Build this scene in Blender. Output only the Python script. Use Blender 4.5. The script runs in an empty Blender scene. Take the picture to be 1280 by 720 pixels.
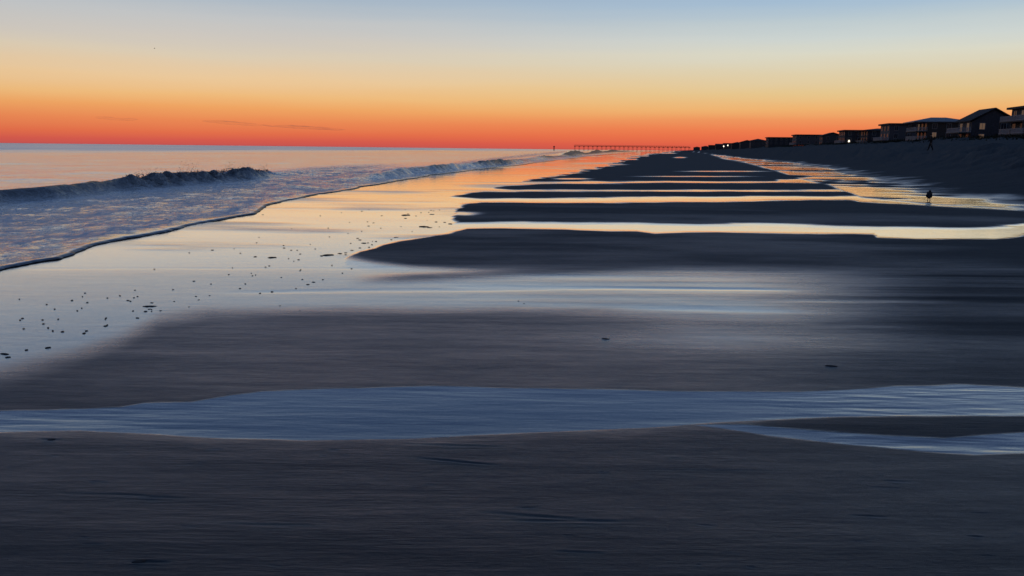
import bpy, bmesh, math, random
import numpy as np
from mathutils import Vector, Matrix

random.seed(7)
rng = np.random.default_rng(11)
S = bpy.context.scene
COL = S.collection
R = math.radians

# ------------------------------------------------------------------ camera
F_PX, CX, CY, EYE = 985.0, 640.0, 360.0, 1.6
PITCH, ROLL = math.atan(174.0 / 985.0), R(0.656)
cp, sp = math.cos(PITCH), math.sin(PITCH)
cr, sr = math.cos(ROLL), math.sin(ROLL)
FWD = np.array([0, cp, -sp])
UP0 = np.array([0, sp, cp]); RT0 = np.array([1.0, 0, 0])
RT = cr * RT0 + sr * UP0
UPV = cr * UP0 - sr * RT0
cam_data = bpy.data.cameras.new('camera')
cam_data.sensor_width = 36.0
cam_data.lens = 36.0 * F_PX / 1280.0
cam_data.clip_start = 0.05
cam_data.clip_end = 90000
cam = bpy.data.objects.new('camera', cam_data)
COL.objects.link(cam)
M4 = Matrix(((RT[0], UPV[0], -FWD[0], 0), (RT[1], UPV[1], -FWD[1], 0), (RT[2], UPV[2], -FWD[2], EYE), (0, 0, 0, 1)))
cam.matrix_world = M4
S.camera = cam


def project(X, Y, Z=0.0):
    dx, dy, dz = X, Y, Z - EYE
    a = dx * RT[0] + dy * RT[1] + dz * RT[2]
    b = dx * UPV[0] + dy * UPV[1] + dz * UPV[2]
    c = np.maximum(dx * FWD[0] + dy * FWD[1] + dz * FWD[2], 1e-3)
    return CX + F_PX * a / c, CY - F_PX * b / c


def ray(px, py):
    d = RT * ((px - CX) / F_PX) + UPV * ((CY - py) / F_PX) + FWD
    return d


def ground(px, py, z=0.0):
    d = ray(px, py)
    s = (z - EYE) / d[2]
    return d[0] * s, d[1] * s


def at_depth(px, py, Y):
    d = ray(px, py)
    s = Y / d[1]
    return Vector((d[0] * s, Y, EYE + d[2] * s))


# ------------------------------------------------------------------ sky (the sun is already below the horizon)
w = bpy.data.worlds.new('World')
S.world = w
w.use_nodes = True
nt = w.node_tree
nt.nodes.clear()


def N(tree, typ, **kw):
    n = tree.nodes.new(typ)
    for k, v in kw.items():
        setattr(n, k, v)
    return n


def L(tree, a, b):
    tree.links.new(a, b)


def lin(c):
    o = []
    for v in c:
        v /= 255.0
        o.append(v / 12.92 if v <= 0.04045 else ((v + 0.055) / 1.055) ** 2.4)
    return o + [1.0]


def math_node(tree, op, a, b=None, c=None, clamp=False):
    n = tree.nodes.new('ShaderNodeMath')
    n.operation = op
    n.use_clamp = clamp
    for i, v in enumerate((a, b, c)):
        if v is None:
            continue
        if isinstance(v, (int, float)):
            n.inputs[i].default_value = v
        else:
            tree.links.new(v, n.inputs[i])
    return n.outputs[0]


def mix_col(tree, fac, a, b, blend='MIX'):
    n = tree.nodes.new('ShaderNodeMix')
    n.data_type = 'RGBA'
    n.blend_type = blend
    for sock, v in ((n.inputs[0], fac), (n.inputs[6], a), (n.inputs[7], b)):
        if isinstance(v, (int, float)):
            sock.default_value = v
        elif isinstance(v, (list, tuple)):
            sock.default_value = v
        else:
            tree.links.new(v, sock)
    return n.outputs[2]


SKY_L = [(0.0, (188, 82, 82)), (0.43, (212, 90, 76)), (1.0, (226, 110, 74)), (1.95, (234, 136, 84)), (3.0, (239, 165, 99)), (3.85, (239, 187, 124)),
         (4.95, (235, 200, 154)), (6.35, (219, 204, 180)), (7.45, (205, 199, 191)), (8.65, (194, 196, 197)), (9.9, (173, 186, 198)), (11.2, (158, 177, 197))]
SKY_R = [(0.0, (205, 84, 70)), (0.5, (226, 98, 70)), (1.2, (236, 115, 74)), (1.7, (239, 126, 79)), (2.5, (239, 150, 94)), (3.35, (239, 180, 114)),
         (4.45, (230, 198, 141)), (5.8, (223, 208, 173)), (6.85, (218, 216, 198)), (7.7, (205, 212, 208)), (8.75, (186, 201, 208)), (10.1, (164, 189, 211))]
SKY_UP = [(14.0, (136, 161, 194)), (19.0, (98, 128, 180)), (28.0, (78, 105, 148)), (45.0, (64, 84, 117)), (90.0, (54, 71, 97))]
tc = N(nt, 'ShaderNodeTexCoord')
sx = N(nt, 'ShaderNodeSeparateXYZ')
L(nt, tc.outputs['Generated'], sx.inputs[0])
# faint bands of thin high cloud bend the colours a little
mp = N(nt, 'ShaderNodeMapping')
mp.inputs['Scale'].default_value = (2.5, 2.5, 38)
L(nt, tc.outputs['Generated'], mp.inputs[0])
ns = N(nt, 'ShaderNodeTexNoise')
ns.inputs['Scale'].default_value = 1.0
ns.inputs['Detail'].default_value = 5
L(nt, mp.outputs[0], ns.inputs['Vector'])
wob = math_node(nt, 'MULTIPLY', math_node(nt, 'SUBTRACT', ns.outputs[0], 0.5), 0.022)
zc = math_node(nt, 'MAXIMUM', math_node(nt, 'MULTIPLY_ADD', wob, math_node(nt, 'MINIMUM', math_node(nt, 'MULTIPLY', sx.outputs[2], 9.0), 1.0), sx.outputs[2]), 0.0)
# the glow band is a little taller towards the place where the sun went down
sund = Vector((0.42, 1.0, 0)).normalized()
dt = N(nt, 'ShaderNodeVectorMath', operation='DOT_PRODUCT')
L(nt, tc.outputs['Generated'], dt.inputs[0])
dt.inputs[1].default_value = sund
v = math_node(nt, 'SQRT', zc)


def sky_ramp(spec):
    rp = N(nt, 'ShaderNodeValToRGB')
    els = rp.color_ramp.elements
    els[0].position = 0.0
    els[0].color = lin(spec[0][1])
    els[1].position = 1.0
    els[1].color = lin(spec[-1][1])
    for e, c in spec[1:-1]:
        k = els.new(math.sqrt(math.sin(R(e))))
        k.color = lin(c)
    L(nt, v, rp.inputs[0])
    return rp.outputs[0]


side = N(nt, 'ShaderNodeMapRange')      # pinker over the sea, paler and cooler over the land
L(nt, sx.outputs[0], side.inputs[0])
side.inputs[1].default_value = -0.30
side.inputs[2].default_value = 0.40
side.interpolation_type = 'SMOOTHSTEP'
low = lambda e: e * (0.84 + 0.12 * min(1.0, max(0.0, (e - 3.0) / 5.5)))
SKY_L = [(low(e), c) for e, c in SKY_L]
SKY_R = [(low(e), c) for e, c in SKY_R]
skyramp = mix_col(nt, side.outputs[0], sky_ramp(SKY_L + SKY_UP), sky_ramp(SKY_R + SKY_UP))
back = N(nt, 'ShaderNodeMapRange')
L(nt, dt.outputs['Value'], back.inputs[0])
back.inputs[1].default_value = -0.6
back.inputs[2].default_value = 0.75
back.interpolation_type = 'SMOOTHSTEP'
skycol = mix_col(nt, back.outputs[0], mix_col(nt, 1.0, skyramp, (0.40, 0.50, 0.66, 1), 'MULTIPLY'), skyramp)
bg = N(nt, 'ShaderNodeBackground')
bg.inputs['Strength'].default_value = 1.0
L(nt, skycol, bg.inputs['Color'])
wo = N(nt, 'ShaderNodeOutputWorld')
L(nt, bg.outputs[0], wo.inputs['Surface'])

S.view_settings.view_transform = 'Standard'
S.view_settings.look = 'None'
S.view_settings.exposure = 0.0
S.view_settings.gamma = 1.0
S.view_settings.use_curve_mapping = False


# ------------------------------------------------------------------ small helpers
def hash2(ix, iy, seed):
    h = (ix.astype(np.int64) * 374761393 + iy.astype(np.int64) * 668265263 + seed * 974634777) & 0xFFFFFFFF
    h = ((h ^ (h >> 13)) * 1274126177) & 0xFFFFFFFF
    h = h ^ (h >> 16)
    return (h & 0xFFFF) / 65535.0


def vnoise(x, y, seed=0):
    x, y = np.broadcast_arrays(np.asarray(x, float), np.asarray(y, float))
    ix, iy = np.floor(x), np.floor(y)
    fx, fy = x - ix, y - iy
    fx = fx * fx * (3 - 2 * fx)
    fy = fy * fy * (3 - 2 * fy)
    a = hash2(ix, iy, seed); b = hash2(ix + 1, iy, seed)
    c = hash2(ix, iy + 1, seed); d = hash2(ix + 1, iy + 1, seed)
    return (a + (b - a) * fx) * (1 - fy) + (c + (d - c) * fx) * fy - 0.5


def fbm(x, y, seed=0, oct=4):
    r, amp, f = 0, 1.0, 1.0
    for k in range(oct):
        r = r + amp * vnoise(x * f + k * 17.3, y * f - k * 9.1, seed + k)
        amp *= 0.5
        f *= 2.03
    return r


def ss(a, b, x):
    t = np.clip((x - a) / (b - a), 0, 1)
    return t * t * (3 - 2 * t)


def curve(pts, x):
    p = np.array(pts, float)
    return np.interp(x, p[:, 0], p[:, 1])


def link(ob, parent=None):
    COL.objects.link(ob)
    if parent is not None:
        ob.parent = parent
    return ob


def tag(o, label=None, cat=None, group=None, kind=None):
    if label: o['label'] = label
    if cat: o['category'] = cat
    if group: o['group'] = group
    if kind: o['kind'] = kind
    return o


def empty(name, loc, rz=0.0):
    e = bpy.data.objects.new(name, None)
    e.empty_display_size = 0.3
    e.location = loc
    e.rotation_euler = (0, 0, rz)
    return link(e)


class MB:
    """collects boxes, bars and prisms and links them as ONE mesh object"""
    def __init__(self):
        self.bm = bmesh.new()

    def box(self, x0, x1, y0, y1, z0, z1):
        b = self.bm
        vs = [b.verts.new(p) for p in ((x0, y0, z0), (x1, y0, z0), (x1, y1, z0), (x0, y1, z0), (x0, y0, z1), (x1, y0, z1), (x1, y1, z1), (x0, y1, z1))]
        for f in ((3, 2, 1, 0), (4, 5, 6, 7), (0, 1, 5, 4), (1, 2, 6, 5), (2, 3, 7, 6), (3, 0, 4, 7)):
            b.faces.new([vs[i] for i in f])
        return self

    def poly(self, pts, faces):
        vs = [self.bm.verts.new(p) for p in pts]
        for f in faces:
            self.bm.faces.new([vs[i] for i in f])
        return self

    def tube(self, a, b, r0, r1, n=8):
        a, b = Vector(a), Vector(b)
        d = (b - a).normalized()
        u = d.orthogonal().normalized()
        v_ = d.cross(u)
        ra, rb = [], []
        for i in range(n):
            t = 2 * math.pi * i / n
            o = u * math.cos(t) + v_ * math.sin(t)
            ra.append(self.bm.verts.new(a + o * r0)); rb.append(self.bm.verts.new(b + o * r1))
        for i in range(n):
            j = (i + 1) % n
            self.bm.faces.new((ra[i], ra[j], rb[j], rb[i]))
        self.bm.faces.new(list(reversed(ra))); self.bm.faces.new(rb)
        return self

    def ball(self, c, r, sub=2, scale=(1, 1, 1)):
        res = bmesh.ops.create_icosphere(self.bm, subdivisions=sub, radius=r)
        for v_ in res['verts']:
            v_.co = Vector((v_.co.x * scale[0], v_.co.y * scale[1], v_.co.z * scale[2])) + Vector(c)
        return self

    def build(self, name, mat, parent=None, smooth=False):
        bmesh.ops.recalc_face_normals(self.bm, faces=self.bm.faces)
        me = bpy.data.meshes.new(name)
        self.bm.to_mesh(me)
        self.bm.free()
        me.materials.append(mat)
        if smooth:
            me.polygons.foreach_set('use_smooth', [True] * len(me.polygons))
        return link(bpy.data.objects.new(name, me), parent)


# ------------------------------------------------------------------ materials
def new_mat(name):
    m = bpy.data.materials.new(name)
    m.use_nodes = True
    m.node_tree.nodes.clear()
    return m, m.node_tree


def simple_mat(name, col, rough=0.8, spec=0.3, noise=0.25, scale=3.0):
    m, t = new_mat(name)
    p = N(t, 'ShaderNodeBsdfPrincipled')
    p.inputs['Roughness'].default_value = rough
    p.inputs['Specular IOR Level'].default_value = spec
    g = N(t, 'ShaderNodeTexCoord')
    n = N(t, 'ShaderNodeTexNoise')
    n.inputs['Scale'].default_value = scale
    n.inputs['Detail'].default_value = 4
    L(t, g.outputs['Object'], n.inputs['Vector'])
    r = N(t, 'ShaderNodeMapRange')
    L(t, n.outputs[0], r.inputs[0])
    r.inputs[1].default_value = 0.3; r.inputs[2].default_value = 0.7
    r.inputs[3].default_value = 1 - noise; r.inputs[4].default_value = 1 + noise
    cc = N(t, 'ShaderNodeCombineColor')
    for i in range(3):
        L(t, math_node(t, 'MULTIPLY', r.outputs[0], col[i]), cc.inputs[i])
    L(t, cc.outputs[0], p.inputs['Base Color'])
    o = N(t, 'ShaderNodeOutputMaterial')
    L(t, p.outputs[0], o.inputs[0])
    return m


def emit_mat(name, col, s):
    m, t = new_mat(name)
    e = N(t, 'ShaderNodeEmission')
    e.inputs[0].default_value = (*col, 1)
    e.inputs[1].default_value = s
    o = N(t, 'ShaderNodeOutputMaterial')
    L(t, e.outputs[0], o.inputs[0])
    return m


def noise_tex(t, vec, sx_, sy_, scale=1.0, detail=4, rough=0.5, rot=0.0, sz=1.0):
    mpn = N(t, 'ShaderNodeMapping')
    mpn.inputs['Scale'].default_value = (sx_, sy_, sz)
    mpn.inputs['Rotation'].default_value = (0, 0, rot)
    L(t, vec, mpn.inputs[0])
    n = N(t, 'ShaderNodeTexNoise')
    n.inputs['Scale'].default_value = scale
    n.inputs['Detail'].default_value = detail
    n.inputs['Roughness'].default_value = rough
    L(t, mpn.outputs[0], n.inputs['Vector'])
    return n.outputs[0]


def attr(t, name):
    a = N(t, 'ShaderNodeAttribute')
    a.attribute_name = name
    return a.outputs['Fac']


def sand_material():
    m, t = new_mat('wet_beach_sand')
    g = N(t, 'ShaderNodeNewGeometry')
    pos = g.outputs['Position']
    wet, film, pool = attr(t, 'wet'), attr(t, 'film'), attr(t, 'pool')
    streak = noise_tex(t, pos, 1.1, 11.0, 1.0, 6, 0.62, R(3))       # wash marks running along the shore-normal
    streak2 = noise_tex(t, pos, 4.5, 36.0, 1.0, 4, 0.65, R(-4))
    # some stretches of sand are rippled, others were left smooth by the last wash
    rarea = N(t, 'ShaderNodeMapRange')
    L(t, noise_tex(t, pos, 0.30, 0.9, 1.0, 3, 0.5, R(20)), rarea.inputs[0])
    rarea.inputs[1].default_value = 0.42; rarea.inputs[2].default_value = 0.62
    lump = noise_tex(t, pos, 3.0, 5.0, 1.0, 5, 0.6)
    grain = noise_tex(t, pos, 260, 260, 1.0, 2, 0.7)
    dry = math_node(t, 'SUBTRACT', 1.0, wet, clamp=True)
    cen = lambda q: math_node(t, 'SUBTRACT', q, 0.5)
    h1 = math_node(t, 'MULTIPLY', cen(streak), math_node(t, 'MULTIPLY_ADD', rarea.outputs[0], 0.0060, 0.0022))
    h2 = math_node(t, 'MULTIPLY_ADD', cen(streak2), math_node(t, 'MULTIPLY_ADD', rarea.outputs[0], 0.0062, 0.0012), h1)
    h2 = math_node(t, 'MULTIPLY_ADD', cen(lump), 0.012, h2)
    h2 = math_node(t, 'MULTIPLY_ADD', cen(grain), 0.0030, h2)
    amp = math_node(t, 'MULTIPLY_ADD', math_node(t, 'POWER', dry, 1.6), 0.92, 0.09)
    # pool water: gentle wind ripples instead of sand marks
    rip = noise_tex(t, pos, 1.3, 7.0, 1.0, 2, 0.4, R(10))
    rip2 = noise_tex(t, pos, 2.6, 15.0, 1.0, 2, 0.4, R(-9))
    hp = math_node(t, 'MULTIPLY_ADD', cen(rip), 0.014, math_node(t, 'MULTIPLY', cen(rip2), 0.005))
    hp = math_node(t, 'MULTIPLY', hp, attr(t, 'ripple'))
    h = math_node(t, 'ADD', math_node(t, 'MULTIPLY', h2, amp), hp)
    bmp = N(t, 'ShaderNodeBump')
    bmp.inputs['Strength'].default_value = 1.0
    bmp.inputs['Distance'].default_value = 1.0
    L(t, h, bmp.inputs['Height'])
    # diffuse sand: grey brown, with faint bands of darker mineral sand
    tint = noise_tex(t, pos, 0.9, 3.4, 1.0, 5, 0.6, R(1))
    tint2 = noise_tex(t, pos, 110, 110, 1.0, 4, 0.8)
    tr = N(t, 'ShaderNodeMapRange')
    L(t, math_node(t, 'MULTIPLY_ADD', tint2, 0.5, math_node(t, 'MULTIPLY', tint, 0.5)), tr.inputs[0])
    tr.inputs[1].default_value = 0.36; tr.inputs[2].default_value = 0.64
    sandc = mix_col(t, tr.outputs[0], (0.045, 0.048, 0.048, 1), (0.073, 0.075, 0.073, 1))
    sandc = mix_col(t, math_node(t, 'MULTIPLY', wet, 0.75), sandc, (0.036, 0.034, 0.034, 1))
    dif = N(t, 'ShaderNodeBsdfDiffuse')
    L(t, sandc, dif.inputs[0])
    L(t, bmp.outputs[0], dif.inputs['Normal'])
    fr = N(t, 'ShaderNodeFresnel')
    fr.inputs['IOR'].default_value = 1.62
    L(t, bmp.outputs[0], fr.inputs['Normal'])
    # a film of water that thins out breaks up along the wash marks
    brk = N(t, 'ShaderNodeMapRange')
    L(t, math_node(t, 'MULTIPLY_ADD', streak2, 0.4, math_node(t, 'MULTIPLY', streak, 0.6)), brk.inputs[0])
    brk.inputs[1].default_value = 0.38; brk.inputs[2].default_value = 0.62
    brk.inputs[3].default_value = -0.09; brk.inputs[4].default_value = 0.09
    half = math_node(t, 'MULTIPLY', math_node(t, 'MULTIPLY', wet, dry), 4.0)
    wn = math_node(t, 'MULTIPLY_ADD', brk.outputs[0], half, wet, clamp=True)
    amt = math_node(t, 'MULTIPLY_ADD', wn, 0.95, 0.05)
    fac = math_node(t, 'MULTIPLY', math_node(t, 'POWER', math_node(t, 'MULTIPLY', fr.outputs[0], 1.62, clamp=True), math_node(t, 'MULTIPLY_ADD', pool, 0.20, 1.02)), amt, clamp=True)
    ro = N(t, 'ShaderNodeMapRange')
    L(t, wn, ro.inputs[0])
    ro.inputs[1].default_value = 0.0; ro.inputs[2].default_value = 1.0
    ro.inputs[3].default_value = 0.52; ro.inputs[4].default_value = 0.055
    gl = N(t, 'ShaderNodeBsdfGlossy')
    gl.inputs['Color'].default_value = (1, 1, 1, 1)
    L(t, ro.outputs[0], gl.inputs['Roughness'])
    L(t, bmp.outputs[0], gl.inputs['Normal'])
    mx = N(t, 'ShaderNodeMixShader')
    L(t, fac, mx.inputs[0]); L(t, dif.outputs[0], mx.inputs[1]); L(t, gl.outputs[0], mx.inputs[2])
    o = N(t, 'ShaderNodeOutputMaterial')
    L(t, mx.outputs[0], o.inputs[0])
    return m


def sea_material():
    m, t = new_mat('sea_water')
    g = N(t, 'ShaderNodeNewGeometry')
    pos = g.outputs['Position']
    foam, turb, chop = attr(t, 'foam'), attr(t, 'turb'), attr(t, 'chop')
    w1 = noise_tex(t, pos, 0.9, 0.35, 1.0, 5, 0.6, R(8))
    w2 = noise_tex(t, pos, 3.2, 2.0, 1.0, 5, 0.62)
    w3 = noise_tex(t, pos, 9, 7, 1.0, 4, 0.6)
    calm = math_node(t, 'MULTIPLY_ADD', w1, 0.10, math_node(t, 'MULTIPLY', w2, 0.018))
    rough_ = math_node(t, 'MULTIPLY_ADD', w2, 0.17, math_node(t, 'MULTIPLY', w3, 0.035))
    h = math_node(t, 'ADD', calm, math_node(t, 'MULTIPLY', rough_, turb))
    bmp = N(t, 'ShaderNodeBump')
    bmp.inputs['Distance'].default_value = 1.0
    bmp.inputs['Strength'].default_value = 1.0
    L(t, h, bmp.inputs['Height'])
    fr = N(t, 'ShaderNodeFresnel')
    fr.inputs['IOR'].default_value = 1.55
    L(t, bmp.outputs[0], fr.inputs['Normal'])
    dif = N(t, 'ShaderNodeBsdfDiffuse')
    L(t, mix_col(t, attr(t, 'air'), (0.026, 0.034, 0.048, 1), (0.085, 0.10, 0.135, 1)), dif.inputs[0])
    gl = N(t, 'ShaderNodeBsdfGlossy')
    gl.distribution = 'MULTI_GGX'
    L(t, chop, gl.inputs['Roughness'])
    L(t, bmp.outputs[0], gl.inputs['Normal'])
    fac = math_node(t, 'MULTIPLY', fr.outputs[0], math_node(t, 'MULTIPLY_ADD', attr(t, 'churn'), -1.28, 1.5), clamp=True)      # aerated, churned water mirrors less
    mx = N(t, 'ShaderNodeMixShader')
    L(t, fac, mx.inputs[0]); L(t, dif.outputs[0], mx.inputs[1]); L(t, gl.outputs[0], mx.inputs[2])
    # foam: lacy cells drawn out by the backwash
    mpn = N(t, 'ShaderNodeMapping')
    mpn.inputs['Scale'].default_value = (1.7, 0.8, 1)
    L(t, pos, mpn.inputs[0])
    dn = N(t, 'ShaderNodeTexNoise'); dn.inputs['Scale'].default_value = 2.2; dn.inputs['Detail'].default_value = 4
    L(t, mpn.outputs[0], dn.inputs['Vector'])
    ad = N(t, 'ShaderNodeVectorMath', operation='MULTIPLY_ADD')
    L(t, dn.outputs['Color'], ad.inputs[0]); ad.inputs[1].default_value = (0.8, 0.8, 0.8); L(t, mpn.outputs[0], ad.inputs[2])
    vo = N(t, 'ShaderNodeTexVoronoi', feature='DISTANCE_TO_EDGE')
    vo.inputs['Scale'].default_value = 1.9
    L(t, ad.outputs[0], vo.inputs['Vector'])
    lace = N(t, 'ShaderNodeMapRange')
    L(t, vo.outputs['Distance'], lace.inputs[0])
    lace.inputs[1].default_value = 0.0; lace.inputs[2].default_value = 0.16
    lace.inputs[3].default_value = 1.0; lace.inputs[4].default_value = 0.0
    patch = noise_tex(t, pos, 0.9, 0.5, 1.0, 6, 0.68)
    bub = noise_tex(t, pos, 16, 12, 1.0, 4, 0.7)
    pr = N(t, 'ShaderNodeMapRange')
    L(t, math_node(t, 'MULTIPLY_ADD', bub, 0.3, math_node(t, 'MULTIPLY', patch, 0.8)), pr.inputs[0])
    pr.inputs[1].default_value = 0.53; pr.inputs[2].default_value = 0.64
    fm = math_node(t, 'MULTIPLY', math_node(t, 'MULTIPLY_ADD', lace.outputs[0], 0.8, pr.outputs[0]), foam)
    solid = N(t, 'ShaderNodeMapRange')
    L(t, foam, solid.inputs[0])
    solid.inputs[1].default_value = 1.0; solid.inputs[2].default_value = 2.0
    fm = math_node(t, 'ADD', fm, math_node(t, 'MULTIPLY', solid.outputs[0], math_node(t, 'MULTIPLY_ADD', bub, 1.2, -0.1)), clamp=True)
    fd = N(t, 'ShaderNodeBsdfDiffuse')
    fd.inputs[0].default_value = (0.82, 0.84, 0.88, 1)
    fg = N(t, 'ShaderNodeBsdfGlossy')                      # bubble skins catch the sky
    fg.inputs['Roughness'].default_value = 0.62
    fmix = N(t, 'ShaderNodeMixShader')
    fmix.inputs[0].default_value = 0.42
    L(t, fd.outputs[0], fmix.inputs[1]); L(t, fg.outputs[0], fmix.inputs[2])
    mx2 = N(t, 'ShaderNodeMixShader')
    L(t, fm, mx2.inputs[0]); L(t, mx.outputs[0], mx2.inputs[1]); L(t, fmix.outputs[0], mx2.inputs[2])
    o = N(t, 'ShaderNodeOutputMaterial')
    L(t, mx2.outputs[0], o.inputs[0])
    return m


MAT_SAND = sand_material()
MAT_SEA = sea_material()

# ------------------------------------------------------------------ shapes of the shore (surveyed as points on the sand)
EDGE_PX = [(0, 336), (35, 329), (70, 324), (105, 311), (160, 298), (215, 287), (250, 279), (290, 272), (316, 268), (332, 257), (365, 250),
           (410, 242), (450, 235), (500, 226), (540, 219), (590, 213), (640, 207.5), (690, 201), (740, 194.8), (775, 191.3), (800, 189.6)]
_e = [ground(*p) for p in EDGE_PX]
EDGE = sorted([(y, x) for x, y in _e])
EDGE = [(-40, EDGE[0][1] + 0.6), (4, EDGE[0][1] + 0.1)] + EDGE
yl_, xl_ = EDGE[-1]
EDGE += [(yl_ + 600, xl_ + 600 * 0.2), (30000, xl_ + 600 * 0.2 + (30000 - yl_ - 600) * 0.2)]


def x_edge(Y):
    return curve(EDGE, Y)


BERM_PX = [(1280, 253), (1200, 243), (1150, 235), (1100, 222), (1040, 209), (980, 202), (930, 197.5), (895, 193.5)]
_b = sorted([(y, x) for x, y in (ground(*p) for p in BERM_PX)])
yb, xb = _b[-1]
BERM = [(-40, 11.0), (4, 12.5), (16, 15.0)] + _b + [(yb + 500, xb + 500 * 0.215), (30000, xb + 500 * 0.215 + (30000 - yb - 500) * 0.203)]


def x_berm(Y):
    return curve(BERM, Y)


DUNE = [(-1000, 0), (0, 0), (2, 0.16), (6, 0.85), (10, 1.85), (13, 2.42), (20, 2.75), (35, 3.6), (44, 4.5), (50, 5.2), (60, 5.6), (90, 5.4), (400, 5.0), (5000, 4.0)]


def dune_h(X, Y):
    u = X - x_berm(Y)
    z = curve(DUNE, u + 1.2 * fbm(X / 9, Y / 14, 3, 3))
    k = ss(1, 10, u)
    z = z + k * (0.44 * fbm(X / 2.8, Y / 3.8, 5, 4) + 0.28 * fbm(X / 0.9, Y / 1.3, 9, 4)) + ss(30, 55, u) * 0.9 * fbm(X / 9, Y / 12, 15, 3)
    return z


def ridge(px, py, upper, lower, su, sl):
    yu, yl = curve(upper, px), curve(lower, px)
    x0 = upper[0][0]
    a = ss(-su, su, py - yu) * ss(-sl, sl, yl - py)
    return a * ss(x0 - 3, x0 + 3, px)


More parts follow.
